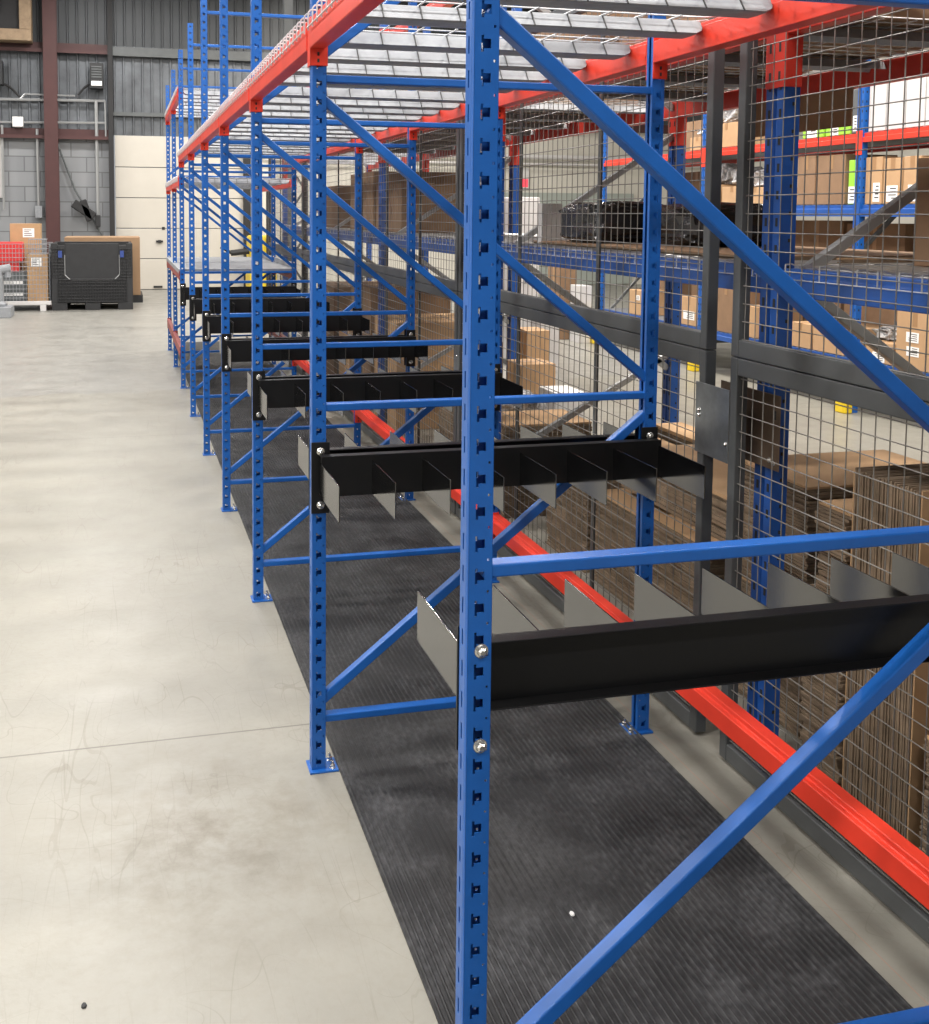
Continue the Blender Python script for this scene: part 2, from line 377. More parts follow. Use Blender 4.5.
# ------------------------------------------------------------------ rubber mats
def make_mat(y0, y1, label):
    b = MB(); n = 58; x0, w = .058, .945; prof = []
    p = w/n
    for k in range(n):
        x = x0+k*p; prof += [(x+.0006, .0045), (x+p*.30, .0045), (x+p*.42, .0082), (x+p*.55, .0090), (x+p*.68, .0082), (x+p*.80, .0045)]
    poly = [(x0, .0), ] + [(x0, .005)] + prof + [(x0+w, .005), (x0+w, 0.)]
    m = [(q[0]-x0-w/2, q[1]) for q in poly]
    b.loft([[(q[0], 0, q[1]) for q in m], [(q[0], y1-y0, q[1]) for q in m]])
    o = b.build('rubber_mat', RUBBER, loc=(x0+w/2, y0, .0005))
    return tag(o, label, 'floor mat', 'ribbed rubber mats under the bay row')
make_mat(-3.9, 5.595, 'long black ribbed rubber mat under the nearest bays')
make_mat(5.60, 11.9, 'farther black ribbed rubber mat beyond the seam under the far bays')

# ------------------------------------------------------------------ shelved bays at the far end of the row
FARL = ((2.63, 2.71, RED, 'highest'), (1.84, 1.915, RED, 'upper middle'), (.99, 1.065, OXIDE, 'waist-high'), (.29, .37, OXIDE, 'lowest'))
for i in (6, 7):
    L = FY[i+1]-FY[i]
    for zb, zt, mm, nm in FARL:
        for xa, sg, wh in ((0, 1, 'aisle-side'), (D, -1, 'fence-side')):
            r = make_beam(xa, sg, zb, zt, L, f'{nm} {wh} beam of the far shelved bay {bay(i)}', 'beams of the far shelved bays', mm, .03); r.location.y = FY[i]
        if zb > 1.8:
            d = dup(deck0); d.location = (0, FY[i]+.002, zt-2.128); d['label'] = f'{nm} wire deck of the far bay {bay(i)}'; d['group'] = 'wire decks of the far shelved bays'
        elif zb < .9:
            continue
        else:
            t = MB(); t.box(-.03, D+.03, .055, L-.008, zt+.001, zt+.02); t.box(D+.005, D+.03, .055, L-.008, zt+.02, zt+.07); t.box(-.032, -.03, .055, L-.008, zt-.02, zt+.02)
            o = t.build('steel_shelf', GALV, bevel=.002); o.location.y = FY[i]; tag(o, f'{nm} flat galvanised steel shelf {bay(i)}', 'shelf', 'steel shelves of the far bays')

# ------------------------------------------------------------------ mesh fence panels
FX = 1.163
def make_panel(y0, y1, z0, z1, label):
    r = root('mesh_panel', (FX, y0, z0), label, 'fence panel', 'grey mesh fence panels')
    W, H, t = y1-y0, z1-z0, .05
    q = .036
    for nm, bx in (('stile', (0, q, 0, q, 0, H)), ('stile', (0, q, W-q, W, 0, H)), ('rail', (.001, q-.001, q, W-q, 0, t)), ('rail', (.001, q-.001, q, W-q, H-t, H))):
        MB().box(*bx).build(nm, FENCE, r, bevel=.003)
    g = MB(); p = .0508; rr = .0017
    n = int((W-2*q)/p); off = ((W-2*q)-n*p)/2
    for k in range(n+1):
        y = q+off+k*p; g.tube((.016, y, t-.01), (.016, y, H-t+.01), rr, 5, cap=False)
    n = int((H-2*t)/p); off = ((H-2*t)-n*p)/2
    for k in range(n+1):
        z = t+off+k*p; g.tube((.0128, q-.01, z), (.0128, W-q+.01, z), rr, 5, cap=False)
    g.build('wire_mesh', FMESH, r)
    for q_ in (1/3, 2/3): MB().box(.019, .032, W*q_-.008, W*q_+.008, t, H-t).build('stiffener', FENCE, r, bevel=.001)
    return r
PSEG = [(-1.27, 1.203), (1.338, 3.80), (3.82, 6.29), (6.31, 8.78), (8.80, 11.27)]
PN = ['beside the nearest frame, right of the lock plate', 'behind the second and third frames', 'behind the fourth frame', 'behind the sixth frame', 'at the far end of the row']
for (a, b_), nm in zip(PSEG, PN):
    make_panel(a, b_, .012, 1.198, f'lower charcoal mesh fence panel {nm}')
    make_panel(a, b_, 1.20, 2.42, f'upper charcoal mesh fence panel {nm}')
def plate(name, x, y0, y1, z0, z1, m, label, bolts):
    r = root(name, (x, y0, z0), label, 'plate'); MB().box(-.003, 0, 0, y1-y0, 0, z1-z0).build('plate', m, r, bevel=.0015)
    b = MB()
    for y, z in bolts: hexbolt(b, (-.003, y-y0, z-z0), (-1, 0, 0), .008, .005, .001, .004)
    b.build('bolt_head', STEEL, r)
    return r
ZINCP = mat('brushed_plate', (.30, .32, .34), .3, metal=.8, var=.3, vscale=14)
plate('lock_plate', FX, 1.20, 1.386, .885, 1.10, ZINCP, 'bare steel lock plate bridging the gap between two mesh panels', ((1.362, 1.0), (1.362, 1.015), (1.212, .94)))
plate('lock_plate', FX, 3.77, 3.85, .70, .92, ZINCP, 'small steel strap joining mesh panels behind the fourth frame', ((3.80, .86),))
BRPL = mat('brown_steel_plate', (.20, .14, .10), .35, metal=.6, var=.4, vscale=10)
r = plate('strike_plate', 1.247, 1.075, 1.385, .885, 1.10, BRPL, 'dull brown steel plate with a keyhole on the blue upright behind the fence', ((1.12, .91), (1.10, .905)))
MB().box(-.0036, -.003, .018, .032, .145, .17).build('keyhole', DARK, r)

# ------------------------------------------------------------------ second rack row behind the fence
BX0, BX1 = 1.262, 2.30
BFY = [-1.30, 1.131, 3.53, 5.93, 8.33, 10.73]
def perf_box(b, x0, x1, y0, y1, z1, slots=(), m=0):
    b.box(x0, x1, y0, y1, 0, z1, m)
def make_back_frame():
    r = root('rack_frame', (0, 0, 0), '', 'rack frame', 'rack frames of the row behind the fence')
    for x in (BX0, BX1-.05):
        b = MB(); b.prism([(x, 0), (x+.05, 0), (x+.05, .087), (x, .087), (x, .052), (x+.010, .0475), (x+.010, .0395), (x, .035)], 'z', 0, 3.4)
        h = b
        for k in range(44):
            z = .06+.0762*k
            for y in (.0175, .0695): h.box(x-.0012, x+.0005, y-.005, y+.005, z-.012, z+.012, 1)
            h.box(x+.026, x+.033, -.0012, .0005, z+.02, z+.03, 1)
        b.build('upright', [BLUE_DIM, DARK], r)
        MB().box(x-.03, x+.08, -.03, .117, 0, .007).build('base_plate', BLUE_DIM, r)
    for z0, z1 in ((.30, .30), (2.95, 2.95)):
        MB().bar((BX0+.05, .045, z0), (BX1-.05, .045, z1), .032, .03).build('horizontal_brace', GREYM, r)
    for p, q in (((BX0+.05, .35), (BX1-.05, .87)), ((BX0+.07, 1.425), (BX1-.05, .80)), ((BX0+.05, 1.40), (BX1-.05, 2.01)), ((BX0+.05, 2.75), (BX1-.05, 2.15))):
        MB().bar((p[0], .045, p[1]), (q[0], .045, q[1]), .030, .030).build('diagonal_brace', CONDUIT, r, bevel=.003)
    return r
bf0 = make_back_frame()
BN = ['outside the picture to the right', 'just behind the steel lock plate', 'behind the third aisle frame', 'behind the fifth aisle frame', 'behind the seventh aisle frame', 'at its far end']
for i, y in enumerate(BFY):
    f = bf0 if i == 0 else dup(bf0)
    f.location = (0, y, 0); f['label'] = f'shaded blue double-column frame of the fenced rack {BN[i]}'
def back_beam(x, y0, y1, zb, zt, m, label, front=True, conn=True):
    r = root('rack_beam', (x, y0, 0), label, 'beam', 'beams of the fenced rack')
    L = y1-y0; b = MB(); w = .05
    b.prism([(0, zb), (w, zb), (w, zt), (0.012, zt), (.012, zt-.022), (.0, zt-.03)] if front else [(0, zb), (w, zb), (w, zt), (0, zt)], 'y', .089, L-.002)
    b.build('beam', m, r, bevel=.003)
    if conn:
        for a, c in ((-.002, .044), (L+.0435, L+.089)):
            xo = -.004 if front else -.004
            k = MB(); k.box(xo, -.001, a, c, zb-.145, zt+.04); k.box(-.0008, .046, a-.0 if a < 1 else c-.002, a+.002 if a < 1 else c, zb-.145, zt+.04)
            if a > 1: k.box(-.0005, .051, L-.005, L-.0015, zb-.145, zt+.04)
            k.build('end_connector', m, r, bevel=.001)
            s = MB()
            for zz in (zb-.11, zb-.03): s.box(xo-.0006, xo+.0002, (a+c)/2-.005, (a+c)/2+.005, zz-.016, zz+.010)
            s.build('connector_slot', DARK, r)
    return r
NB = ['at the right edge of the picture', 'behind the second and third aisle frames', 'behind the fourth and fifth aisle frames', 'behind the sixth and seventh frames', 'in its farthest bay']
RED_SHADED = mat('red_paint_shaded', (.56, .035, .02), .42, var=.2, vscale=6)  # same red as the aisle beams, with shade put into the colour
for i in range(5):
    a, c = BFY[i], BFY[i+1]
    for zb, zt, m, nm in ((2.78, 2.86, RED_SHADED, 'highest red'), (2.105, 2.185, RED_SHADED, 'upper red'), (1.378, 1.455, BLUE_DIM, 'chest-high blue')):
        back_beam(BX0, a, c, zb, zt, m, f'{nm} front beam of the fenced rack {NB[i]}', True, zb > 2)
        back_beam(BX1-.052, a, c, zb, zt, m, f'{nm} rear beam of the fenced rack {NB[i]}', False, zb > 2)
    for zt, nm in ((1.455, 'chest-high'), (2.185, 'top')):
        r = root('wire_deck', (BX0, a, zt), f'{nm} wire deck of the fenced rack {NB[i]}', 'wire deck', 'wire decks of the fenced rack')
        g = MB(); L = c-a; W = BX1-BX0; n = 31
        for k in range(n):
            y = .12+(L-.16)*k/(n-1)
            g.path([(-.006, y, -.030), (-.006, y, .012), (.012, y, .014), (.035, y, .006), (W-.01, y, .006)], .0022, 5)
        g.tube((-.008, .12, -.028), (-.008, L-.04, -.028), .0018, 5)
        for k in range(9): x = .06+k*.115; g.tube((x, .12, .0015), (x, L-.04, .0015), .0026, 5)
        g.build('wire_grid', WIRE, r)
        for k in range(4):
            y = .3+k*.58; MB().prism([(y-.05, -.035), (y-.03, -.004), (y+.03, -.004), (y+.05, -.035), (y+.046, -.035), (y+.028, -.008), (y-.028, -.008), (y-.046, -.035)], 'x', .055, W-.055).build('support_rib', GALV, r)

# ------------------------------------------------------------------ cartons, bundles and goods
def carton(x0, x1, y0, y1, z0, z1, label, m=KRAFT, group=None, tape=True, lab=None, face='x', name='carton', m2=None, flaps=False):
    cx, cy = (x0+x1)/2, (y0+y1)/2
    r = root(name, (cx, cy, z0), label, 'carton', group)
    a, b_, h = (x1-x0)/2, (y1-y0)/2, z1-z0
    bd = MB(); bd.box(-a, a, -b_, b_, 0, h); 
    if flaps: bd.box(-a, a, -.002, .002, h, h+.002)
    bd.build('body', m, r, bevel=.004)
    if tape and m is not WHITEB:
        t = MB(); t.box(-a-.001, a+.001, -.024, .024, h, h+.0012); t.box(-a-.0012, -a, -.024, .024, h*.72, h); t.build('tape', TAPE, r)
    if lab:
        for (u0, u1, w0, w1) in lab:
            t = MB()
            if face == 'x': t.box(-a-.0022, -a-.0004, -b_+2*b_*u0, -b_+2*b_*u1, h*w0, h*w1)
            else: t.box(-a+2*a*u0, -a+2*a*u1, -b_-.0022, -b_-.0004, h*w0, h*w1)
            lo = t.build('paper_label', LABEL, r)
            k = MB(); nl = 4
            for q in range(nl):
                wz = w0+(w1-w0)*(.18+.2*q); ln = random.uniform(.5, .85)
                if face == 'x': k.box(-a-.0028, -a-.0022, -b_+2*b_*(u0+(u1-u0)*.12), -b_+2*b_*(u0+(u1-u0)*ln), h*wz, h*(wz+(w1-w0)*.07))
                else: k.box(-a+2*a*(u0+(u1-u0)*.12), -a+2*a*(u0+(u1-u0)*ln), -b_-.0028, -b_-.0022, h*wz, h*(wz+(w1-w0)*.07))
            k.build('printed_lines', INK, lo)
    return r
def bundle(x0, x1, y0, y1, z0, z1, label, axis='z', th=.009, jit=.012, rot=0., m=None):
    """a strapped bundle of flattened cartons: many thin sheets with uneven edges in one mesh"""
    cx, cy = (x0+x1)/2, (y0+y1)/2; a, b_, h = (x1-x0)/2, (y1-y0)/2, z1-z0
    b = MB(); j = lambda: random.uniform(-jit, jit)
    if axis == 'z':
        n = max(3, int(h/th)); t = h/n
        drift = 0
        for k in range(n):
            if random.random() < .12: drift = random.uniform(-jit, jit)
            b.box(-a+abs(j())+drift*.5, a-abs(j()), -b_+abs(j())+max(0, drift), b_-abs(j()), k*t, (k+.78)*t, 1 if k < n-1 else 0)
            b.box(-a+.02, a-.02, -b_+.02, b_-.02, (k+.6)*t, (k+1.1)*t, 1) if k < n-1 else None
    else:
        n = max(3, int(2*b_/th)); t = 2*b_/n
        for k in range(n):
            b.box(-a+abs(j()), a-abs(j()), -b_+k*t, -b_+(k+.8)*t, abs(j())*.3, h-abs(j())*1.5, 1 if 0 < k < n-1 else 0)
            b.box(-a+.03, a-.03, -b_+(k+.7)*t, -b_+(k+1.1)*t if k < n-1 else b_-.2*t-.0004, .01, h-.04, 1)
    o = b.build('carton_bundle', [KRAFT if m is None else m, EDGEC], loc=(cx, cy, z0)); o.rotation_euler.z = rot
    return tag(o, label, 'cardboard bundle', 'bundles of flattened cartons behind the fence')
bundle(1.46, 2.02, 1.235, 1.70, .0, .40, 'lowest bundle of flattened cartons behind the gap between the mesh panels')
bundle(1.46, 2.06, 1.235, 1.66, .4005, .79, 'upper flattened carton bundle just left of the blue double upright')
bundle(1.37, 2.02, .94, 1.115, .0, .40, 'low flattened carton bundle just right of the blue double upright')
bundle(1.38, 2.0, .95, 1.11, .4005, .79, 'upper flattened carton bundle just right of the blue double upright', jit=.02)
bundle(1.46, 1.99, 1.78, 2.25, .0, .425, 'flattened carton bundle behind the knee-high red beam, beside the second frame', jit=.016)
bundle(1.46, 2.0, 2.29, 2.76, .0, .40, 'flattened carton bundle left of the second frame rear post', jit=.018)
bundle(2.07, 2.24, 1.24, 3.4, .0, .55, 'tall pile of long flattened cartons at the back of the second bay', th=.02)
bundle(1.55, 2.02, 1.75, 2.7, .426, .60, 'wide kraft sheets lying flat on the bundles behind the second frame', th=.016, jit=.03)
bundle(1.37, 1.80, .67, .93, .0, .93, 'upright bundle of flattened cartons standing on edge at the right', axis='y', th=.0058, jit=.008)
bundle(1.37, 2.0, -.05, .63, .0, .33, 'low flattened carton bundle at the right edge of the picture')
bundle(1.45, 2.05, -.05, .62, .3305, .86, 'stacked flattened carton bundle at the right edge above the low one')
bundle(1.84, 2.22, .66, .93, .0, .94, 'tall kraft bundle standing behind the upright bundle at the right', th=.02)
bundle(1.46, 2.0, 2.82, 3.30, .0, .52, 'flattened carton bundle low behind the third frame', th=.011)
bundle(1.40, 1.95, 4.2, 4.95, .0, .42, 'flattened carton bundle on the floor behind the fourth frame', th=.02)
bundle(1.40, 1.9, 3.72, 4.12, .0, .50, 'small flattened carton bundle by the mesh behind the third frame', th=.013)

def blob(name, x0, x1, y0, y1, z0, z1, m, label, cat, seed=0, amp=.16, group=None, sub=4, square=.45):
    bm = bmesh.new(); bmesh.ops.create_icosphere(bm, subdivisions=sub, radius=1.)
    from mathutils import noise as N
    for v in bm.verts:
        p = v.co.copy(); 
        q = Vector([math.copysign(abs(c)**square, c) for c in p])
        q *= 1 + amp*N.noise(p*2.6+Vector((seed*7.1, 0, 0))) + amp*.6*N.noise(p*6.+Vector((0, seed*3.3, 0)))
        v.co = q
    xs = [v.co.x for v in bm.verts]; ys = [v.co.y for v in bm.verts]; zs = [v.co.z for v in bm.verts]
    for v in bm.verts:
        v.co = Vector(((v.co.x-min(xs))/(max(xs)-min(xs))*(x1-x0)-(x1-x0)/2, (v.co.y-min(ys))/(max(ys)-min(ys))*(y1-y0)-(y1-y0)/2, max(0, (v.co.z-min(zs))/(max(zs)-min(zs))*(z1-z0)*1.06-.06*(z1-z0))))
    me = bpy.data.meshes.new(name); bm.to_mesh(me); bm.free(); me.materials.append(m)
    o = bpy.data.objects.new(name, me); COL.objects.link(o); o.location = ((x0+x1)/2, (y0+y1)/2, z0)
    return tag(o, label, cat, group)
# goods on the chest-high deck of the fenced rack (top of deck 1.463)
DZ = 1.464
def span(z, u0, u1, v): a, b_ = onz(z, u0, v), onz(z, u1, v); return a, b_
yr = lambda u, x=1.62: onx(x, u, 225).y
blob('wrapped_bundle', 1.42, 1.86, yr(599, 1.45), yr(558, 1.45), DZ+.016, DZ+.20, PLASTIC, 'dark film-wrapped bundle lying on the blue deck, left one beside the white board', 'wrapped goods', 1, .10)
blob('wrapped_bundle', 1.60, 2.06, yr(700), yr(599, 1.45)-.01, DZ+.016, DZ+.195, PLASTIC, 'longer black film-wrapped roll on the blue deck, right of the left bundle', 'wrapped goods', 2, .10)
t = MB(); t.box(-.012, .012, -.09, .09, 0, .19); o = t.build('white_board', WHITEB, loc=(1.46, yr(550, 1.46), DZ)); o.rotation_euler.z = -.95; tag(o, 'white foam board leaning at the left end of the dark wrapped bundle', 'board')
bundle(1.38, 2.2, 1.40, 3.34, DZ, DZ+.014, 'grey-brown sheets spread flat under the black wrapped rolls', th=.007, m=KRAFTD)
bundle(1.40, 2.15, max(.25, onx(1.62, 914, 230).y+.02), 1.08, DZ+.008, DZ+.022, 'flat kraft sheets on the blue deck right of the double upright', th=.011)
carton(1.62, 2.1, -.1, onx(1.62, 914, 230).y, DZ, DZ+.30, 'dark brown open carton on the blue deck at the right picture edge', KRAFTD)
yw = 9.0; pa, pb = ony(yw, 516, 197), ony(yw, 540, 197)
r = root('white_cabinet', (pa.x, yw, 0), 'tall white cabinet standing on the floor beyond the fenced rack, under the red sign', 'cabinet'); cw = pb.x-pa.x
MB().box(0, cw, 0, .5, .06, pa.z).build('body', WHITEB, r, bevel=.01); MB().box(.02, cw-.02, .03, .48, 0, .06).build('plinth', GREYM, r)
for q in (0, 1): d_ = MB().box(.01+q*cw/2, cw/2-.005+q*cw/2, -.018, 0, .1, pa.z-.04).build('door', WHITEB, r, bevel=.004); MB().box(cw/2-.03+q*.045, cw/2-.015+q*.045, -.035, -.018, pa.z*.5, pa.z*.5+.14).build('handle', GREYM, d_)
pa, pb = ony(8.7, 541, 316), ony(8.7, 560, 316)
carton(pa.x, pb.x, 8.7, 8.97, 0, pa.z, 'white carton standing on the floor right of the tall white cabinet', WHITEB)
pa, pb = ony(6.6, 527, 331), ony(6.6, 541, 331)
carton(max(pa.x, 2.36), max(pa.x, 2.36)+.2, 6.6, 6.9, 0, pa.z, 'narrow kraft carton on the floor in front of the white cabinet', KRAFT)
pa, pb = ony(11.3, 560, 266), ony(11.3, 577, 266)
carton(pa.x, pb.x, 11.3, 11.7, 0, pa.z, 'very tall brown carton on the floor left of the farthest blue post', KRAFTD)
pa, pb = ony(10.9, 580, 286), ony(10.9, 592, 286)
carton(pa.x, pb.x, 10.9, 11.2, 0, pa.z, 'tall white carton on the floor right of the very tall brown one', WHITEB)
for k, (y0, y1, z1) in enumerate(((6.1, 6.9, .36), (7.0, 7.9, .48), (8.45, 9.3, .4))):
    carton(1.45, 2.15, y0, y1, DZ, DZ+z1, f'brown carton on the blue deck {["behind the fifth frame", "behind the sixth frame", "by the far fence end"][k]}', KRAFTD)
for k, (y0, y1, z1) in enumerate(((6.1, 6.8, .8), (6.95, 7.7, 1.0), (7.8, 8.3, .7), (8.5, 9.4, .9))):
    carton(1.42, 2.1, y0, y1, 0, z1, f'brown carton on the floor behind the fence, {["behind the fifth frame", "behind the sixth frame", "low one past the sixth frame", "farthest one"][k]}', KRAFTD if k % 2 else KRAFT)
carton(2.0, 2.24, 5.05, 5.32, 0, .62, 'upright kraft carton on the floor in the third fenced bay', KRAFT)
carton(1.74, 1.96, 5.3, 5.62, 0, .74, 'taller brown carton on the floor left of the kraft one in the third fenced bay', KRAFTD)
carton(2.06, 2.26, 4.62, 4.9, 0, .50, 'white carton on the floor behind the wire mesh, third fenced bay', WHITEB)
blob('plastic_bags', 1.44, 1.93, 4.28, 4.9, .4215, .53, CLEARB, 'crumpled clear plastic bags on a cardboard bundle behind the fourth frame', 'plastic bags', 5, .3)
ya_, yb_ = onx(2.24, 849, 105).y, onx(2.24, 752, 105).y
o = MB().box(0, .006, 0, yb_-ya_, 0, .15).build('cardboard_sheet', KRAFTD, loc=(BX1-.048, ya_, 1.9555)); tag(o, 'long brown cardboard sheet hanging under the shaded red rear beam', 'cardboard sheet')

for k, (y0, y1, z1) in enumerate(((-1.1, -.1, .22), (-.02, 1.08, .22), (1.3, 2.3, .25), (2.4, 3.4, .28), (3.95, 4.7, .3), (4.8, 5.85, .3), (6.1, 7.1, .35), (7.2, 8.25, .35))):  # cartons added to block light and keep the deck area dark
    carton(BX0+.06, BX1-.06, y0, y1, 2.196, 2.196+z1, f'wide brown carton on top deck of fenced rack, added for shade, {ORD[k]} from the right', KRAFTD, 'shade cartons added on the top deck')
# ------------------------------------------------------------------ third rack row across the next aisle
RX0, RX1 = 5.24, 6.28
RFY = [3.60, 6.00, 8.40, 10.80]
def make_far_frame():
    r = root('rack_frame', (0, 0, 0), '', 'rack frame', 'rack frames across the next aisle')
    for x in (RX0, RX1-.05):
        b = MB(); b.prism([(x, 0), (x+.05, 0), (x+.05, .075), (x, .075), (x, .045), (x+.008, .042), (x+.008, .033), (x, .03)], 'z', 0, 3.6); h = b
        for k in range(46):
            for y in (.015, .06): h.box(x-.0012, x+.0005, y-.005, y+.005, .08+.0762*k-.011, .08+.0762*k+.011, 1)
            h.box(x+.02, x+.03, -.0012, .0005, .08+.0762*k-.008, .08+.0762*k+.008, 1)
        b.build('upright', [BLUE, DARK], r)
    for z0, z1 in ((.3, .3), (2.9, 2.9)): MB().bar((RX0+.05, .04, z0), (RX1-.05, .04, z1), .03, .03).build('horizontal_brace', GREYM, r)
    for z0, z1 in ((.32, 1.3), (1.32, 2.2)): MB().bar((RX0+.05, .04, z0), (RX1-.05, .04, z1), .03, .03).build('diagonal_brace', GREYM, r)
    return r
ff0 = make_far_frame()
FN = ['just outside the right picture edge', 'beside the lime green cartons', 'behind the second aisle frame', 'behind the black wrapped bundles', 'farthest away']
for i, y in enumerate(RFY):
    f = ff0 if i == 0 else dup(ff0); f.location = (0, y, 0); f['label'] = f'bright blue rack frame across the next aisle, {FN[i]}'
    b = MB(); b.prism([(RX0-.09, -.03), (RX0-.02, -.03), (RX0-.02, .105), (RX0-.09, .105), (RX0-.10, .075), (RX0-.10, 0)], 'z', 0, .43)
    o = b.build('post_protector', YELLOW, bevel=.01); o.location.y = y; tag(o, f'yellow post protector at the foot of the blue frame {FN[i]}', 'post protector', 'yellow post protectors')
for i in range(3):
    a, c = RFY[i], RFY[i+1]; L = c-a
    where = ['at the right picture edge', 'right of the steel lock plate', 'behind the second aisle frame', 'at the far end'][i]
    for zb, zt, m, nm in ((2.195, 2.268, RED, 'red'), (1.60, 1.695, BLUE_DIM, 'blue'), (.36, .44, BLUE_DIM, 'low blue')):
        for x, wh in ((RX0, 'front'), (RX1-.05, 'rear')):
            r = root('rack_beam', (x, a, 0), f'{nm} {wh} beam across the next aisle {where}', 'beam', 'beams across the next aisle')
            MB().prism([(0, zb), (.05, zb), (.05, zt), (.014, zt), (.014, zt-.03), (0, zt-.036)], 'y', .077, L-.002).build('beam', m, r)
            if wh == 'front':
                for q in (.0, L+.0375): MB().box(-.005, -.0015, q, q+.037, zb-.1, zt+.02).build('end_connector', m, r)
        b = MB(); b.box(.055, RX1-RX0-.055, .08, L-.005, -.03, -.002); 
        for k in range(30): y = .1+(L-.14)*k/29; b.box(.012, RX1-RX0-.01, y-.003, y+.003, 0., .004)
        o = b.build('wire_deck', GALV, loc=(RX0, a, zt)); tag(o, f'deck on the {nm} beams across the next aisle {where}', 'wire deck', 'decks across the next aisle')
def far(u0, u1, v0, z0, m, label, depth=.5, lab=None, x=RX0+.03, tape=True):
    """a carton on the far shelves: its aisle face stands at x, spanning the measured width"""
    ya, yb = onx(x, u1, v0).y, onx(x, u0, v0).y
    for fy in RFY:
        if ya < fy+.085 and yb > fy-.01:
            if (ya+yb)/2 > fy+.04: ya = fy+.085
            else: yb = fy-.01
    zt = onx(x, (u0+u1)/2, v0).z
    return carton(x, x+depth, ya+.004, yb-.004, z0+.005, zt, label, m, tape=tape, lab=lab)
Z3, Z2, Z1 = 2.27, 1.695, .44
W_ = [(.15, .85, .1, .5)]
far(870, 887, 77, Z3, WHITEB, 'white carton right beside the blue post on the top red shelf', x=RX0+.03)
far(888, 906, 79, Z3, WHITEB, 'second white carton from the blue post on the top red shelf')
far(907, 926, 76, Z3, WHITEB, 'third white carton from the blue post on the top red shelf')
far(927, 948, 74, Z3, WHITEB, 'white carton cut by the right picture edge on the top red shelf')
far(853, 860, 89, Z3, GREYM, 'dark slate carton with a white label left of the blue post, red shelf', lab=[(.2, .8, .05, .4)], tape=False)
far(847, 852, 90, Z3, GREENB, 'narrow upright lime green carton left of the slate carton, red shelf', tape=False)
far(826, 846, 121, Z3, GREENB, 'low lime green carton with white label nearer the post, red shelf', lab=[(.35, .75, 0.02, .95)], tape=False)
far(803, 824, 121, Z3, GREENB, 'low lime green carton with white label farther left, red shelf', lab=[(.3, .8, .02, .95)], tape=False)
far(866, 883, 157, Z2, KRAFT, 'kraft carton right beside the blue post on the blue shelf', lab=[(.1, .5, .05, .45)])
far(884, 903, 158, Z2, KRAFT, 'second kraft carton from the blue post on the blue shelf', lab=[(.2, .8, .05, .4)])
far(904, 922, 156, Z2, KRAFT, 'third kraft carton from the blue post on the blue shelf', lab=[(.2, .7, .05, .4)])
far(923, 945, 157, Z2, KRAFT, 'kraft carton cut by the right picture edge on the blue shelf')
far(849, 857, 160, Z2, GREENB, 'upright lime green carton left of the blue post on the blue shelf', lab=[(.05, .95, .02, .4)], tape=False)
far(818, 846, 155, Z2, KRAFTD, 'dark brown carton left of the green one on the blue shelf')
far(798, 816, 156, Z2, KRAFTD, 'dark brown carton by the double upright on the blue shelf')
far(897, 935, 310, Z1, KRAFT, 'tall kraft carton with two white labels low at the right edge', lab=[(.38, .72, .45, .62), (.36, .70, .22, .38)], depth=.5)
far(866, 894, 342, Z1, KRAFT, 'open kraft carton with a label and shiny bags beside the tall one', lab=[(.3, .75, .05, .5)])
blob('plastic_bags', RX0+.1, RX0+.45, onx(RX0+.1, 890, 340).y, onx(RX0+.1, 868, 340).y, onx(RX0+.03, 880, 342).z+.003, onx(RX0+.03, 880, 328).z, CLEARB, 'shiny plastic bags heaped on the open kraft carton', 'plastic bags', 8, .3)
far(813, 845, 327, Z1, KRAFT, 'kraft carton low left of the blue post above the yellow protector')
far(790, 811, 323, Z1, KRAFT, 'kraft carton right of the dark double upright on the low shelf')
far(741, 757, 306, Z1, KRAFT, 'kraft carton between fence post and double upright on the low shelf')
far(680, 699, 297, Z1, KRAFT, 'kraft carton with printed side left of the fence post on the low shelf', lab=[(.2, .8, .2, .5)])
far(629, 643, 290, Z1, KRAFT, 'kraft carton on the low shelf left of the second frame rear post', lab=[(.2, .5, .6, .8)])
far(715, 738, 280, Z1, KRAFTD, 'big brown padded carton behind the fence post on the low shelf')
# bagged goods in open cartons
for k, (u0, u1, v0, v1, z0) in enumerate(((722, 742, 168, 205, Z2), (700, 720, 165, 205, Z2), (744, 766, 170, 205, Z2), (690, 712, 128, 145, Z3), (714, 740, 106, 140, Z3))):
    nm = ['behind the right fence post', 'between the second frame and fence post', 'left of the double upright', 'left, on the red shelf', 'right, on the red shelf'][k]
    vm = v0+(v1-v0)*.5
    far(u0, u1, vm, z0, KRAFT, f'open kraft carton of bagged goods {nm}', depth=.42)
    a, b_ = onx(RX0+.03, u1, vm), onx(RX0+.03, u0, vm); za, zb = onx(RX0+.03, (u0+u1)/2, vm).z, onx(RX0+.03, (u0+u1)/2, v0-2).z
    ya, yb = a.y+.03, b_.y-.03
    for fy in RFY:
        if ya < fy+.09 and yb > fy-.02:
            if (ya+yb)/2 > fy+.04: ya = fy+.09
            else: yb = fy-.02
    blob('plastic_bags', RX0+.055, RX0+.42, ya, yb, za+.005, zb, CLEARB, f'heap of shiny plastic bags on the open carton {nm}', 'plastic bags', 11+k, .3)
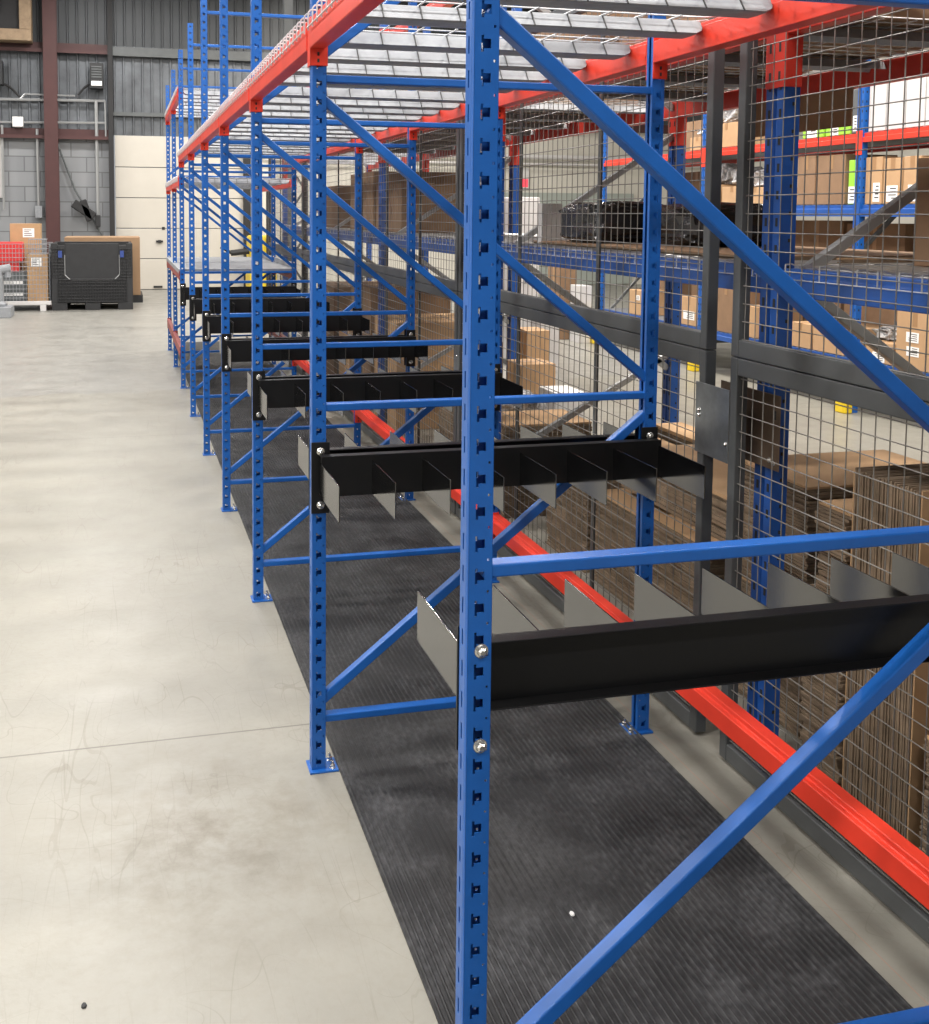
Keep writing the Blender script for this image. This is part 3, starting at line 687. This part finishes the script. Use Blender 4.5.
for k, (y0, y1, z0, z1) in enumerate(((6.25, 6.9, Z2, .34), (7.1, 7.5, Z3, .3), (9.2, 9.9, Z2, .4), (9.0, 9.6, Z1, .8), (9.95, 10.5, Z1, .7), (9.2, 10.1, Z3, .4), (6.15, 6.9, Z1, 1.1), (3.75, 4.5, Z1, 1.0), (4.55, 5.2, Z1, 1.1), (5.3, 5.93, Z1, 1.05), (6.95, 7.7, Z1, 1.12))):
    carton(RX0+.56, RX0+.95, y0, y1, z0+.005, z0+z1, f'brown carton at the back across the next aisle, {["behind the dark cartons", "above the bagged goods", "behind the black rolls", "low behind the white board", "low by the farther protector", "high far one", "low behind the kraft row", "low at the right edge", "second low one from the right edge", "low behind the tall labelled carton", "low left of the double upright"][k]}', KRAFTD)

# ------------------------------------------------------------------ the hall
WB = 21.3; XL, XR, ZC = -9., 13., 7.0
fl = MB(); fl.box(XL, XR, -9, WB+.2, -.12, 0); struct(fl.build('floor', CONC))
ce = MB(); ce.box(XL, XR, -9, WB+.2, ZC, ZC+.15); struct(ce.build('ceiling', CEIL))
for k in range(9):
    b = MB(); y = -6+3.4*k; b.box(XL, XR, y-.05, y+.05, ZC-.45, ZC-.38); b.box(XL, XR, y-.05, y+.05, ZC-.07, ZC)
    for q in range(28): x = XL+.3+q*.78; b.bar((x, y, ZC-.4), (x+.39, y, ZC-.05), .03, .03); b.bar((x+.39, y, ZC-.05), (x+.78, y, ZC-.4), .03, .03)
    struct(b.build(f'trim_{k+20}', GREYM))
w = MB(); w.box(XL-.2, XL, -9, WB+.2, 0, ZC); struct(w.build('wall_left', CREAMW))
w = MB(); w.box(XL-.2, XR+.2, -9.2, -9, 0, ZC); struct(w.build('wall_front', SIDING))
w = MB(); w.box(XR, XR+.2, -9, WB+.2, 0, ZC); struct(w.build('wall_right', CREAMW))
w = MB(); w.box(XL, -.72, WB, WB+.2, 0, 3.14); struct(w.build('wall_back', BLOCK))
def siding(name, x0, x1, z0, z1, m, step=.186):
    pts = []; x = x0
    while x < x1-.02:
        xe = min(x+step, x1); pts += [(x, 0.), (x+.012, -.035), (min(x+.04, xe), -.035), (min(x+.052, xe), 0.)]; x += step
    pts.append((x1, 0.)); b = MB(); rings = [[(p[0], WB+.05+p[1], z) for p in pts] for z in (z0, z1)]
    b.loft(rings, closed=False, cap=False); return struct(b.build(name, m))
siding('wall_upper', XL, XR, 4.95, ZC, SIDINGD); siding('wall_middle', XL, -.70, 3.14, 4.95, SIDING); siding('wall_above', -.66, 2.4, 3.16, 4.95, SIDING)
n = 1
def trim(b, m, bev=0.):
    global n
    o = struct(b.build(f'trim_{n}', m, bevel=bev)); n += 1; return o
b = MB(); b.box(-1.99, -1.73, WB-.28, WB-.26, 0, ZC); b.box(-1.99, -1.73, WB-.05, WB-.03, 0, ZC); b.box(-1.87, -1.85, WB-.27, WB-.04, 0, ZC); trim(b, BROWNS)
for z in (3.10, 4.80):
    b = MB(); b.box(XL, -.74, WB-.03, WB+.0, z, z+.16); b.box(XL, -.74, WB-.16, WB-.03, z, z+.015); b.box(XL, -.74, WB-.17, WB-.155, z-.05, z+.02); trim(b, BROWNS)
b = MB(); b.box(-.66, 2.4, WB-.12, WB-.0, 4.74, 4.92); b.box(-.66, 2.4, WB-.04, WB+.02, 3.55, 3.63); trim(b, GREYM)
b = MB(); b.box(-.76, -.66, WB-.2, WB+.05, 0, ZC); trim(b, DARK)
b = MB(); b.box(1.96, 2.10, WB-.15, WB+.05, 0, 3.3); trim(b, DARK)
# overhead door
b = MB()
hs = [0., .64, 1.265, 1.89, 2.515, 3.16]
for a, c in zip(hs, hs[1:]): b.box(-.64, 1.96, WB+.0, WB+.05, a+.012, c-.004); b.box(-.64, 1.96, WB+.02, WB+.06, a, a+.014, 1)
o = b.build('door_1', [DOORC, GREYM], bevel=.004); struct(o)
hd = MB(); hd.box(.16, .30, WB-.03, WB, .98, 1.02); hd.box(.2, .26, WB-.05, WB, .97, 1.03); hd.box(.28, .34, WB-.01, WB, 1.24, 1.3); hd.box(.1, .28, WB-.02, WB, .04, .08); hd.build('door_latch', DARK, o)
# right part of the back wall
w = MB(); w.box(2.10, XR, WB+.02, WB+.2, 0, 3.55); struct(w.build('wall_end', CREAMW))
siding('wall_high', 2.4, XR, 3.55, 4.95, SIDING)
b = MB(); b.box(2.4, XR, WB-.12, WB+.03, 3.48, 3.66); b.box(9.6, 9.8, WB-.2, WB, 3.5, ZC); trim(b, BROWNS)
b = MB(); b.tube((2.4, WB-.12, 2.88), (XR, WB-.12, 2.88), .05, 10); b.tube((2.4, WB-.12, 2.72), (XR, WB-.12, 2.72), .025, 8); trim(b, WHITEB)
b = MB()
for q in range(5): b.box(7.6, 10.9, WB-.02, WB+.02, .02+.42*q, .41+.42*q)
struct(b.build('door_2', GREENW, bevel=.004))
r = root('exit_sign', (0, 0, 0), 'small white sign with a red lower half high on the far back wall', 'sign')
r.location = (ony(WB-.03, 522, 188).x, WB-.03, ony(WB-.03, 522, 188).z)
MB().box(-.16, .16, 0, .03, 0, .44).build('panel', WHITEB, r); MB().box(-.14, .14, -.004, 0, .02, .20).build('red_field', EXITR, r)
# wall fittings at the left
def wallbox(u0, u1, v0, v1, dep, m, name, label, cat, y=WB-.06):
    a, b_ = ony(y, u0, v1), ony(y, u1, v0)
    r = root(name, (a.x, y, a.z), label, cat); W, H = b_.x-a.x, b_.z-a.z
    return r, W, H
r, W, H = wallbox(90, 103, 63, 88, .2, GREYM, 'heater_unit', 'dark electrical heater box mounted high on the ribbed wall', 'heater', WB-.35)
MB().box(0, W, 0, .3, 0, H).build('housing', BIN, r, bevel=.01); MB().box(W*.1, W*.9, -.02, 0, H*.1, H*.28).build('rating_label', LABEL, r)
g = MB()
for k in range(5): g.box(W*.12, W*.88, -.015, 0, H*(.42+.1*k), H*(.47+.1*k))
g.build('grille', GREYM, r)
r, W, H = wallbox(-14, 2, 60, 84, .2, GREYM, 'heater_unit', 'second dark electrical box cut by the left picture edge', 'heater', WB-.35)
MB().box(0, W, 0, .3, 0, H).build('housing', BIN, r, bevel=.01)
a = ony(WB-.3, 32, 42); 
r = root('window_unit', (a.x-2.2, WB-.26, a.z), 'tall framed window unit at the top left corner with pale surround', 'window unit')
for bx in ((0, 2.2, -.2, .2, 0, .22), (1.98, 2.2, -.2, .2, .22, 1.9), (0, .2, -.2, .2, .22, 1.9)): MB().box(*bx).build('surround', PALLETW, r, bevel=.01)
MB().box(.2, 1.98, -.1, .15, .22, 1.9).build('dark_panel', DARK, r)
for bx in ((.2, 1.6, -.16, -.1, .55, .62), (1.54, 1.62, -.16, -.1, .62, 1.9)): MB().box(*bx).build('inner_frame', CONDUIT, r)
cd = MB()
def wp(u, v, y=WB-.1): return ony(y, u, v)
cd.path([wp(-10, 99), wp(105, 101)], .03, 6); cd.path([wp(20, 99), wp(25, 94), wp(75, 96)], .02, 6); cd.path([wp(96, 101), wp(98, 218)], .035, 6); cd.path([wp(37, 129), wp(39, 212)], .03, 6); cd.path([wp(-10, 122), wp(105, 123)], .025, 6); cd.path([wp(105, 101), wp(106, 140)], .02, 6); cd.path([wp(2, 125), wp(4, 210)], .025, 6)
o = cd.build('conduit_run', CONDUIT); tag(o, 'grey electrical conduits branching over the ribbed back wall', 'conduit')
cd = MB(); cd.path([wp(90, 84), wp(84, 88), wp(78, 95)], .025, 6); cd.path([wp(0, 82), wp(10, 87), wp(20, 97)], .025, 6); tag(cd.build('flexible_cable', DARK), 'black flexible cables drooping from the heater boxes to the conduit', 'cable')
p = wp(39, 213); tag(MB().box(-.07, .07, -.08, .04, -.1, .14).build('switch_box', GALV, bevel=.01, loc=p), 'small grey switch box at the foot of a conduit on the block wall', 'switch box')
p = wp(98, 222); tag(MB().box(-.05, .05, -.08, .04, -.1, .14).build('switch_box', BIN, bevel=.01, loc=p), 'small black switch box under the right-hand conduit', 'switch box')
p = wp(18, 122); tag(MB().box(-.1, .1, -.08, .04, -.1, .1).build('junction_box', LABEL, bevel=.01, loc=p), 'small white junction box on the ribbed wall', 'junction box')
p = wp(84, 211); b = MB(); b.bar((-.2, -.1, .16), (.2, -.1, -.12), .1, .18); b.bar((-.02, -.1, .22), (.12, -.1, -.2), .1, .14); b.box(-.05, .05, -.1, .06, -.05, .05)
tag(b.build('wall_speaker', DARK, loc=p, bevel=.02), 'black angled device mounted on the block wall', 'wall device')
cd = MB(); cd.path([wp(56, 140), wp(75, 190), wp(105, 240)], .02, 6); tag(cd.build('hanging_cable', GREYM), 'thin grey cable slanting down the block wall', 'cable')
p = wp(1, 170, WB-.055); tag(MB().box(-.5, .04, 0, .05, -.55, .65).build('notice_board', WHITEB, loc=p), 'white board cut by the left picture edge', 'board')

# bulk bin, gaylord, wire container and what is in them (left background)
def ribs_panel(b, x0, x1, y, z0, z1, nx, nz, t=.012, w=.012, m=0):
    for k in range(nx+1): x = x0+(x1-x0)*k/nx; b.box(x-w/2, x+w/2, y-t, y, z0, z1, m)
    for k in range(nz+1): z = z0+(z1-z0)*k/nz; b.box(x0, x1, y-t, y, z-w/2, z+w/2, m)
r = root('bulk_bin', (-1.0, 16.7, 0), 'black folding plastic bulk bin on the floor before the back wall', 'bulk bin')
w2, h2 = .64, 1.09
b = MB()
for x in (-w2, w2-.1): b.box(x, x+.1, 0, .1, .12, h2)
b.box(-w2+.1, w2-.1, .004, .06, .12, .52); b.box(-w2+.1, -w2+.22, .004, .06, .52, h2-.03); b.box(w2-.22, w2-.1, .004, .06, .52, h2-.03)
b.box(-w2+.01, w2-.01, 1.1, 1.18, .12, h2); b.box(-w2+.01, -w2+.06, .1, 1.1, .12, h2); b.box(w2-.06, w2-.01, .1, 1.1, .12, h2); b.box(-w2+.22, w2-.22, .02, .06, h2-.05, h2)
b.box(-w2+.05, w2-.05, .05, 1.15, .12, .16)
ribs_panel(b, -w2+.1, w2-.1, 0, .14, .5, 26, 7, .02, .012); ribs_panel(b, -w2+.02, -w2+.2, 0, .54, 1.0, 4, 9, .014); ribs_panel(b, w2-.2, w2-.02, 0, .54, 1.0, 4, 9, .014)
b.build('body', BIN, r, bevel=.006)
b = MB(); b.prism([(-.42, .50), (-.34, .46), (.34, .46), (.42, .50), (.42, 1.05), (-.42, 1.05)], 'y', .018, .045); b.build('drop_door', GREYM if False else BIN, r)
rim = MB(); rim.path([(-.43, 0, .9), (-.43, 0, .58), (-.34, 0, .49), (.34, 0, .49), (.43, 0, .58), (.43, 0, .9)], .008, 5); rim.build('door_edge', CONDUIT, r)
for x in (-w2, -.12, w2-.24):
    for y in (0, .92): MB().box(x, x+.24, y, y+.26, 0, .12).build('foot', BIN, r, bevel=.006)
for x in (-.5, .47): MB().box(x-.03, x+.03, -.024, 0, .86, .97).build('latch', FILMB, r)
r = root('bulk_carton', (-.78, 18.6, 0), 'large kraft bulk carton standing behind the black bin', 'carton')
a = ony(18.0, 140, 238)
MB().box(-.72, a.x+.78, -.5, .5, .13, 1.16).build('body', mat('worn_kraft', (.36, .23, .135), .85, var=.12), r, bevel=.01)
MB().box(-.78, a.x+.82, -.53, .53, 0, .13).build('pallet', BIN, r)
r = root('wire_container', (-2.0, 16.7, 0), 'white wire mesh container with boxes beside the black bin', 'wire container')
x0, x1, h = -1.1, .33, 1.08
g = MB()
for y in (0, 1.0):
    for k in range(29): x = x0+(x1-x0)*k/28; g.tube((x, y, .14), (x, y, h), .004, 5)
    for k in range(14): z = .14+(h-.14)*k/13; g.tube((x0, y, z), (x1, y, z), .0045, 5)
for x in (x0, x1):
    for k in range(14): z = .14+(h-.14)*k/13; g.tube((x, 0, z), (x, 1., z), .0045, 5)
    for k in range(14): y = k/13; g.tube((x, y, .14), (x, y, h), .004, 5)
g.build('wire_walls', GALV, r)
b = MB(); b.box(x0-.02, x1+.02, -.03, .03, .10, .16); b.box(x0-.02, x1+.02, .97, 1.03, .10, .16); b.box(x0, x1, 0, 1, .12, .14); b.build('base_frame', WHITEB, r, bevel=.005)
for x in (x0+.1, x1-.15): MB().box(x, x+.09, -.03, .07, 0, .10).build('foot', WHITEB, r)
carton(-2.32, -1.84, 17.3, 17.66, .142, 1.40, 'kraft carton with white label rising above the wire container', KRAFT, lab=[(.42, .8, .82, .94)], face='y')
carton(-2.5, -2.05, 16.85, 17.2, .142, .62, 'dark carton low inside the wire container', GREYM, tape=False, lab=[(.1, .9, .2, .3), (.1, .9, .6, .7)], face='y')
carton(-2.02, -1.70, 16.8, 17.2, .142, .90, 'kraft carton with round mark inside the wire container', KRAFT, lab=[(.2, .7, .75, .95)], face='y')
r = root('red_crate', (-2.45, 17.06, .625), 'red plastic crate on top inside the wire container', 'crate'); MB().box(-.25, .36, -.14, .14, .16, .48).build('body', REDP, r, bevel=.02); MB().box(-.2, .3, -.1, .1, 0, .16).build('base', REDP, r)
g = MB(); 
for k in range(9): g.tube((k*.034, 0, 0), (k*.034, 0, .26), .005, 5); 
for k in range(4): g.tube((0, 0, .005+k*.08), (.27, 0, .005+k*.08), .005, 5); g.tube((0, .3, .005+k*.08), (.27, .3, .005+k*.08), .005, 5)
for x in (0, .27):
    for z in (.005, .245): g.tube((x, 0, z), (x, .3, z), .005, 5)
o = g.build('wire_basket', GALV, loc=(-1.99, 16.83, .905)); tag(o, 'small wire basket on the kraft carton inside the wire container', 'basket')
for k in range(1): pass
# grey pump at the very left edge
r = root('grey_pump', (-2.42, 15.8, 0), 'pale grey rounded machine part cut by the left picture edge', 'machine part')
b = MB(); b.loft([[(.16*s_*math.cos(t)-.02, .16*s_*math.sin(t), z) for t in [2*PI*k/14 for k in range(14)]] for z, s_ in ((.16, 1.25), (.2, 1.3), (.24, 1.), (.6, 1.), (.72, .85), (.78, .5))]); b.build('housing', GALV, r, smooth=False)
b = MB(); b.tube((.02, 0, .70), (.24, 0, .74), .07, 12); b.tube((.2, 0, .60), (.2, 0, .78), .05, 10); b.build('outlet', GALV, r)
MB().box(-.3, .26, -.26, .26, .0, .16).build('base', GALV, r, bevel=.01)
# yellow lift truck by the door, beyond the far bays
a, c = onz(0, 246, 297), onz(0, 277, 297)
YY = 19.6; xa, xc = ony(YY, 250, 270).x, ony(YY, 277, 270).x; zt = ony(YY, 262, 236).z
r = root('lift_truck', ((xa+xc)/2, YY, 0), 'yellow lift truck standing by the cream overhead door', 'lift truck'); hw = (xc-xa)/2
MB().box(-hw, hw, 0, .8, .1, .62).build('body', YELLOW, r, bevel=.03); MB().box(-hw*.95, hw*.95, .05, .75, .62, zt).build('motor_cover', YELLOW, r, bevel=.05)
MB().box(hw*.2, hw*.35, -.06, .0, .1, 2.3).build('mast', DARK, r); MB().box(-hw*.5, -hw*.35, -.06, .0, .1, 2.3).build('mast', DARK, r)
b = MB(); b.tube((-hw, .2, zt-.3), (-hw-.35, .2, zt-.34), .06, 8); b.tube((-hw-.3, .2, zt-.36), (-hw-.55, .2, zt-.22), .03, 8); b.build('tiller', DARK, r)
for x in (-hw+.1, hw-.1): b = MB(); b.tube((x-.05, .3, .1), (x+.05, .3, .1), .1, 14); b.build('wheel', DARK, r)
# steel columns beyond the end of the fence
b = MB(); b.box(-.06, .06, -.06, -.045, 0, 6.8); b.box(-.06, .06, .045, .06, 0, 6.8); b.box(-.008, .008, -.05, .05, 0, 6.8); b.box(-.14, .14, -.14, .14, 0, .02)
o = b.build('steel_column', GREYM, loc=(1.75, 13.6, 0)); tag(o, 'grey steel building column beyond the far end of the fence', 'column')
b = MB()
for x in (-.12, .12): b.box(x-.02, x+.02, -.02, .02, 0, 3.2)
for k in range(10): z = .1+k*.3; s_ = 1 if k % 2 else -1; b.bar((-.1*s_, 0, z), (.1*s_, 0, z+.3), .025, .025)
o = b.build('lattice_post', GREYM, loc=(1.62, 12.0, 0)); tag(o, 'slim grey lattice post beyond the last mesh panel', 'lattice post')
# debris on the mat and floor
for k, (u, v) in enumerate(((572, 914), (62, 391), (84, 1006), (188, 1106))[:3]):
    p = onz(.009 if k == 0 else .001, u, v); bm_ = MB(); bm_.loft([[(.006*q*math.cos(t), .009*q*math.sin(t), z) for t in [PI*2*i/7 for i in range(7)]] for z, q in ((0, 1), (.003, .8))])
    tag(bm_.build('debris_chip', WHITEB if k < 2 else DARK, loc=p), ['tiny white chip lying on the black mat', 'tiny white chip far along the aisle floor', 'small dark chip on the floor at lower left'][k], 'debris')

# ------------------------------------------------------------------ lamps
def lamp(x, y, power, sx=1.2, sy=.35, col=(1, .97, .93), i=[0]):
    L = bpy.data.lights.new('ceiling_lamp', 'AREA'); L.shape = 'RECTANGLE'; L.size = sx; L.size_y = sy; L.energy = power; L.color = col
    o = bpy.data.objects.new('ceiling_lamp_light', L); COL.objects.link(o); o.location = (x, y, 6.30)
    i[0] += 1
    r = root('high_bay_lamp', (x, y, 6.32), f'linear high-bay lamp hung over the {"rack-side aisle" if -2 < x < 0 else "fence gap, added as fill light" if 0 < x < 2 else "outer aisle" if x < 0 else "fenced racks" if x < 5 else "right wall side"}, number {round(y/4.7)+2} along it', 'lamp', 'high-bay lamps')
    MB().box(-sx/2, sx/2, -sy/2, sy/2, .02, .12).build('housing', GREYM, r); MB().box(-sx/2+.03, sx/2-.03, -sy/2+.03, sy/2-.03, 0, .02).build('lens', LAMP, r)
    MB().tube((0, 0, .12), (0, 0, ZC-6.32), .01, 6).build('hanger', GREYM, r)
for x, ps in ((-.8, (180, 195, 185, 155, 135, 145)), (1.12, (45, 50, 45, 35, 30, 30)), (-5.2, (310, 305, 290, 200, 140, 150))):  # row over the fence gap is added fill, brightens the floor strip
    for y, p in zip((-4, 0.5, 5, 9.5, 14, 18.5), ps): lamp(x, y, p)
for y in (-1.5, 3.5, 8.5, 13.5, 18): lamp(3.75, y, 335, col=(1, .93, .84))
for y in (0.5, 8): lamp(9., y, 150, col=(1, .95, .88))
W = bpy.data.worlds.new('daylight'); S.world = W; W.use_nodes = True
bg = W.node_tree.nodes['Background']; bg.inputs['Color'].default_value = (.93, .96, 1, 1); bg.inputs['Strength'].default_value = .4

S.view_settings.view_transform = 'Standard'; S.view_settings.look = 'None'; S.view_settings.exposure = 0.13; S.view_settings.gamma = 1.0; S.view_settings.use_curve_mapping = False
